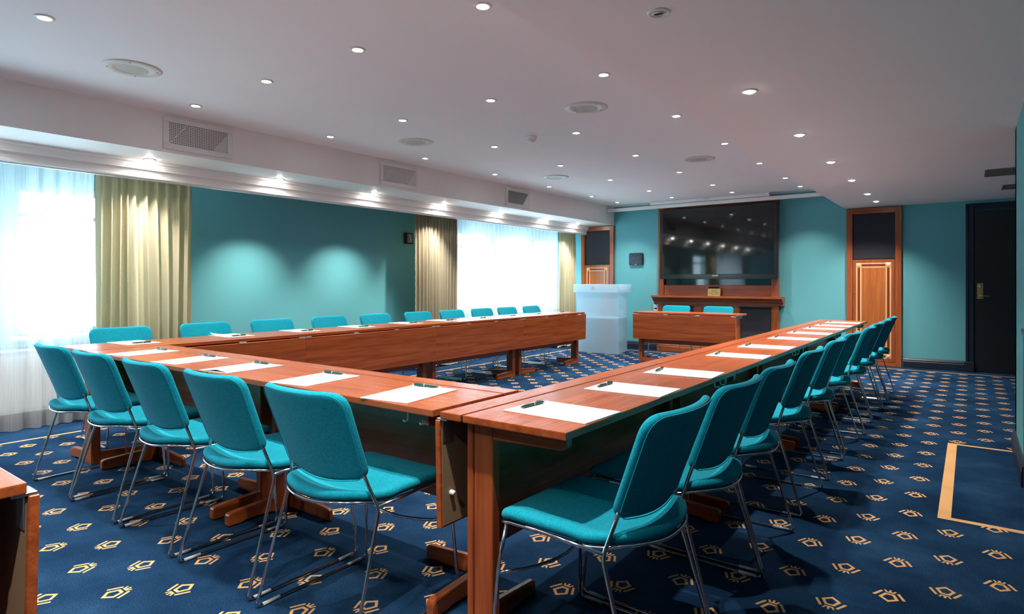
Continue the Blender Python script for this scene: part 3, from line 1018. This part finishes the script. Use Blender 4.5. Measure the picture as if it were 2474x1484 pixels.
for i, x in enumerate(FPX):
    put_pad(x, 1.632, math.radians([9, 9, 7, 8, 8][i]), 'on the tables closing the horseshoe, %s from the windows' % ORD[i], (-.03, .135), math.radians(180 + [-3, -4, -3, -2, -1][i]), curl=(.107 * .2, -.157, .009) if i == 2 else None)

# ================================================================== CURTAINS
def curtain(name, y0, y1, xc, amp, n_folds, z0, z1, mat, label, cat, seed, pleat=True, flare=0.0, thick=False, per=12, group=None):
    rnd = random.Random(seed)
    ph = [rnd.uniform(-.5, .5) for _ in range(n_folds + 1)]
    am = [rnd.uniform(.65, 1.15) for _ in range(n_folds + 1)]
    ns = n_folds * per
    nz = 22
    bm = bmesh.new()
    grid = []
    wts = [rnd.uniform(.7, 1.35) for _ in range(n_folds)]
    tot = sum(wts)
    cum = [0]
    for w in wts: cum.append(cum[-1] + w / tot)
    for j in range(nz + 1):
        v = j / nz
        z = z1 + (z0 - z1) * v
        row = []
        for i in range(ns + 1):
            k, fr = divmod(i, per)
            if k == n_folds: k, fr = n_folds - 1, per
            u = cum[k] + (cum[k + 1] - cum[k]) * fr / per
            a = am[k] * (1 - fr / per) + am[k + 1] * fr / per
            w = math.sin(2 * PI * (fr / per + .06 * math.sin(3 * v + ph[k] * 6)))
            grow = (.45 + .55 * min(1, v * 6)) if pleat else (.75 + .25 * v)
            x = xc + amp * a * grow * w + .010 * math.sin(5 * u + 2.2 * v + seed)
            y = y0 + (y1 - y0) * u + flare * v * (u - .5) * (y1 - y0) + .006 * math.sin(9 * u + 4 * v)
            zz = z - (.012 * math.sin(11 * u + seed) if j == nz else 0)
            row.append(bm.verts.new((x, y, zz)))
        grid.append(row)
    for j in range(nz):
        for i in range(ns):
            bm.faces.new((grid[j][i], grid[j][i + 1], grid[j + 1][i + 1], grid[j + 1][i]))
    if thick:
        r = bmesh.ops.solidify(bm, geom=bm.faces[:], thickness=.003)
    o = link(name, mesh_from_bm(name, bm, True), mat)
    tag(o, label, cat, group)
    return o
curtain('drape', 2.03, 2.82, -5.82, .058, 10, .02, 2.12, 'drape', 'heavy olive pleated drape between the near window and the teal wall panel', 'curtain', 3, thick=True, per=14)
curtain('drape', 5.70, 6.53, -5.83, .036, 15, .02, 2.12, 'drape', 'heavy olive pleated drape between the teal wall panel and the far windows', 'curtain', 5, thick=True)
curtain('drape', 9.22, 9.76, -5.83, .032, 9, .02, 2.12, 'drape', 'heavy olive pleated drape in the corner beside the lectern', 'curtain', 8, flare=.18, thick=True)
curtain('sheer_curtain', -.9, 2.06, -5.93, .040, 22, .015, 2.13, 'sheer', 'white translucent sheer curtain over the near window', 'curtain', 11, pleat=False, per=10)
curtain('sheer_curtain', 6.50, 9.34, -5.93, .034, 26, .015, 2.13, 'sheer', 'white translucent sheer curtain over the far windows by the lectern', 'curtain', 13, pleat=False, per=10)
for a, b, lab in ((-.95, 2.85, 'near window'), (5.6, 9.85, 'far windows')):
    o = link('curtain_rail', boxes('curtain_rail', [(-5.945, -5.915, a, b, 2.14, 2.155), (-5.85, -5.80, a, b, 2.125, 2.155), (-5.95, -5.80, a, a + .02, 2.155, ZS), (-5.95, -5.80, b - .02, b, 2.155, ZS)]), 'white_metal')
    tag(o, 'white curtain rail behind the pelmet over the ' + lab, 'curtain rail')

def radiator(y0, y1, label):
    r = empty('radiator', (XL + .05, y0, .12))
    tag(r, label, 'radiator')
    L = y1 - y0
    link('panel', boxes('panel', [(.03, .08, 0, L, 0, .48)], .006, 2), 'radiator', r)
    link('top_grille', boxes('top_grille', [(.02, .09, 0, L, .48, .50)], .003), 'radiator', r)
    n = int(L / .07)
    rib = boxes('rib', [(.080, .086, 0, .03, .03, .45)], .003)
    for i in range(n):
        link('rib', rib, 'radiator', r, (0, .02 + i * .07, 0))
    for y in (.08, L - .08):
        link('bracket', boxes('bracket', [(-.045, .03, y, y + .03, -.12, .4)]), 'radiator', r)
radiator(1.0, 2.5, 'white panel radiator under the near window')
radiator(7.1, 9.2, 'white panel radiator under the far windows')

# small wall fittings on the window wall
th = empty('wall_alarm_unit', (XL, 5.87, 1.755))
tag(th, 'small grey alarm unit with curved handle on the teal wall by the drape', 'alarm unit')
link('housing', boxes('housing', [(0, .05, -.065, .065, -.075, .075)], .006, 2), 'grille', th)
link('face', boxes('face', [(.048, .053, -.045, .052, -.06, .062)], .002), 'vent_grey', th)
link('handle', tube('handle', [(.058 + .012 * math.sin(a * PI / 8), -.01 + .012 * math.cos(a * PI / 8), -.05 + a * .0125) for a in range(9)], .005, 8), 'steel', th)
th = empty('pull_cord', (XL, 6.0, 1.37))
tag(th, 'thin pull cord with white toggle hanging on the teal wall', 'cord')
link('cord', tube('cord', [(.02, 0, 0), (.02, 0, .12)], .002, 6), 'white', th)
link('toggle', lathe('toggle', [(0, -.02), (.006, -.018), (.008, 0), (.004, .012), (0, .013)], 10), 'white', th, (.02, 0, 0))
link('hook', boxes('hook', [(0, .022, -.005, .005, .115, .125)]), 'white', th)

# ================================================================== RIGHT-HAND COUNTER
ct = empty('counter', (XW, 4.47, 0))
tag(ct, 'black built-in counter with dark teal top in the side wall', 'counter')
link('body', boxes('body', [(-.012, .60, -4.6, -.004, .0, .86)], .003), 'black', ct)
link('counter_top', boxes('counter_top', [(-.022, .60, -4.6, -.002, .862, .896)], .003), 'counter_top', ct)

# ================================================================== CEILING FITTINGS
ring_me = lathe('trim_ring', [(.030, -.001), (.031, -.006), (.043, -.005), (.046, 0), (.043, .002), (.030, .002)], 28)
lens_me = lathe('lamp_lens', [(0, -.0095), (.012, -.0085), (.022, -.0055), (.0295, .002)], 14)
lens_off = lathe('lamp_lens_off', [(0, -.0005), (.016, 0), (.018, .004)], 24)
def spot_data(name, power, size, blend, col=LAMP_COL):
    ld = bpy.data.lights.new(name, 'SPOT')
    ld.energy = power
    ld.color = col
    ld.spot_size = math.radians(size)
    ld.spot_blend = blend
    ld.shadow_soft_size = .022
    return ld
SP_MAIN = spot_data('downlight_lamp', LAMP_W, 102, .9)
SP_LOW = spot_data('lowered_ceiling_lamp', LAMP_W * 1.4, 116, .9)
SP_SOF = spot_data('soffit_lamp', LAMP_W * 1.7, 80, 1.0)
def downlight(x, y, z, label, group, data, on=True, tilt=(0, 0), lamp='lamp_on'):
    d = empty('downlight', (x, y, z))
    tag(d, label, 'downlight', group)
    a = link('trim_ring', ring_me, 'white_metal', d)
    b = link('lamp', lens_me if on else lens_off, lamp if on else 'lamp_off', d)
    if tilt != (0, 0):
        b.rotation_euler = (tilt[0], tilt[1], 0)
        b.location = (0, 0, -.006)
    if on:
        lo = bpy.data.objects.new('light', data)
        COL.objects.link(lo)
        lo.parent = d
        lo.location = (0, 0, -.03)
        lo.rotation_euler = (tilt[0], tilt[1], 0)
    return d
GY = [-.13, 1.09, 2.32, 3.55, 4.78, 6.00, 7.225, 8.43, 9.29]
rows = [(-4.73, 'row next to the window bulkhead'), (-3.775, 'second row from the window bulkhead'), (-2.84, 'third row from the window bulkhead'), (-1.905, 'row along the lowered ceiling edge')]
for x, rn in rows:
    for j, y in enumerate(GY):
        downlight(x, y, ZC, 'lit downlight in the %s, %s from the television wall' % (rn, ORD[8 - j]), 'ceiling downlights', SP_MAIN)
for j, y in enumerate([-.20, 1.05, 2.28, 3.51, 4.75, 5.98, 7.17, 8.385, 9.21]):
    on = j != 2
    downlight(-.98, y, ZL, ('lit' if on else 'unlit') + ' adjustable spotlight in the lowered ceiling, %s from the television wall' % ORD[8 - j], 'lowered ceiling spotlights', SP_LOW, on, (0, math.radians(6)) if on else (0, 0))
for j, y in enumerate([-.1, 1.1, 2.32, 3.53, 4.74, 5.92, 7.14, 8.37, 9.32]):
    downlight(-5.515, y, ZS, 'lit spotlight in the soffit above the curtain pelmet, %s from the television wall' % ORD[8 - j], 'soffit spotlights', SP_SOF, True, (0, math.radians(13)), 'lamp_soffit')
# inner gimbal of the unlit spotlight
for o in COL.objects:
    if o.get('label', '').startswith('unlit adjustable'):
        link('gimbal_ring', lathe('gimbal_ring', [(.019, -.004), (.027, -.006), (.029, .002), (.019, .004)], 24), 'white_metal', o, (0, 0, -.001), (.2, 0, 0))
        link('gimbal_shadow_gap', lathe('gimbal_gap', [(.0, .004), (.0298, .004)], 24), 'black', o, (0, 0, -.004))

fl_me = lathe('flange', [(.088, -.004), (.092, -.009), (.150, -.008), (.165, -.002), (.165, 0), (.088, 0)], 48)
gr_me = lathe('grille', [(0, -.0075), (.090, -.0065)], 48)
sw_me = lathe('flange_screw', [(0, -.0025), (.004, -.002), (.0045, 0)], 10)
spk = [(-4.226, 1.68, 'nearest the closed side of the horseshoe'), (-4.255, 4.18, 'over the middle of the window side tables'), (-4.24, 6.63, 'over the window side tables near the lectern'), (-2.37, 4.14, 'over the middle of the door side tables'), (-2.365, 6.59, 'towards the television over the open floor')]
for x, y, w in spk:
    s = empty('ceiling_speaker', (x, y, ZC))
    tag(s, 'round white perforated ceiling speaker ' + w, 'speaker', 'ceiling speakers')
    link('flange', fl_me, 'speaker_white', s)
    link('grille', gr_me, 'perf', s)
    for k in range(4):
        a = PI / 4 + k * PI / 2 + .3
        link('screw', sw_me, 'grille', s, (.135 * math.cos(a), .135 * math.sin(a), -.0078))

sd = empty('smoke_detector', (-3.25, 4.66, ZC))
tag(sd, 'white smoke detector hanging from the raised ceiling', 'smoke detector')
link('base', lathe('base', [(0, 0), (.052, 0), (.052, -.022), (.046, -.028), (0, -.028)], 28), 'white', sd)
link('cage', lathe('cage', [(.044, -.028), (.036, -.044), (.030, -.046), (0, -.046)], 16, False), 'speaker_white', sd)
link('sensor_cap', lathe('cap', [(.024, -.046), (.026, -.058), (.020, -.062), (0, -.062)], 24), 'white', sd)

# air grilles on the bulkhead face
def air_grille(y0, label, slats):
    g = empty('air_grille', (XB, y0, 2.214))
    tag(g, label, 'air grille', 'bulkhead air grilles')
    W, H, b = .565, .258, .042
    link('frame', boxes('frame', [(0, .014, 0, W, 0, b), (0, .014, 0, W, H - b, H), (0, .014, 0, b, b, H - b), (0, .014, W - b, W, b, H - b)], .003), 'white_metal', g)
    link('duct', boxes('duct', [(.0005, .002, b, W - b, b, H - b)]), 'black', g)
    w, h = W - 2 * b, H - 2 * b
    if slats:
        n = 11
        sl = prism('slat', [(.002, 0), (.012, -.006), (.013, -.004), (.004, .004)], 'y', 0, w)
        for i in range(n):
            link('slat', sl, 'white_metal', g, (0, b, b + (i + .6) * h / n))
        link('deflector', prism('deflector', [(b + w, b), (b + w, b + h * .95), (b + w * .72, b)], 'x', .012, .013), 'white_metal', g)
    else:
        n, m = 13, 33
        bl = [(.006, .010, b, b + w, b + i * h / n - .0012 + .001, b + i * h / n + .0055) for i in range(n)]
        bl += [(.006, .0098, b + i * w / m, b + i * w / m + .0055, b, b + h) for i in range(m)]
        link('perforated_plate', boxes('perforated_plate', bl), 'white_metal', g)
        link('deflector', prism('deflector', [(b + .004, b + .004), (b + .012, b + .004), (b + .15, b + h - .004), (b + .142, b + h - .004)], 'x', .0035, .0045), 'white_metal', g)
        link('deflector', prism('deflector', [(b + w, b), (b + w, b + h * .9), (b + w * .74, b)], 'x', .0035, .0045), 'white_metal', g)
air_grille(2.247, 'white perforated air grille on the bulkhead above the near drape', False)
air_grille(4.472, 'white perforated air grille on the bulkhead above the teal wall panel', False)
air_grille(6.715, 'white slatted air grille on the bulkhead above the far windows', True)

for (x0, y0, x1, y1, w) in ((.11, 7.27, .75, 7.73, 'further from the door'), (.28, 8.51, .9, 8.91, 'nearer the door')):
    v = empty('ceiling_vent', (x0, y0, ZL))
    tag(v, 'grey rectangular vent in the lowered ceiling, the one ' + w, 'vent', 'lowered ceiling vents')
    W, D = x1 - x0, y1 - y0
    link('frame', boxes('frame', [(0, W, 0, .02, -.008, 0), (0, W, D - .02, D, -.008, 0), (0, .02, .02, D - .02, -.008, 0), (W - .02, W, .02, D - .02, -.008, 0)], .002), 'vent_grey', v)
    link('duct', boxes('duct', [(.02, W - .02, .02, D - .02, -.001, -.0005)]), 'black', v)
    sl = boxes('slat', [(.02, W - .02, 0, .022, -.007, -.004)])
    for i in range(int((D - .05) / .032)):
        link('slat', sl, 'vent_grey', v, (0, .028 + i * .032, 0))
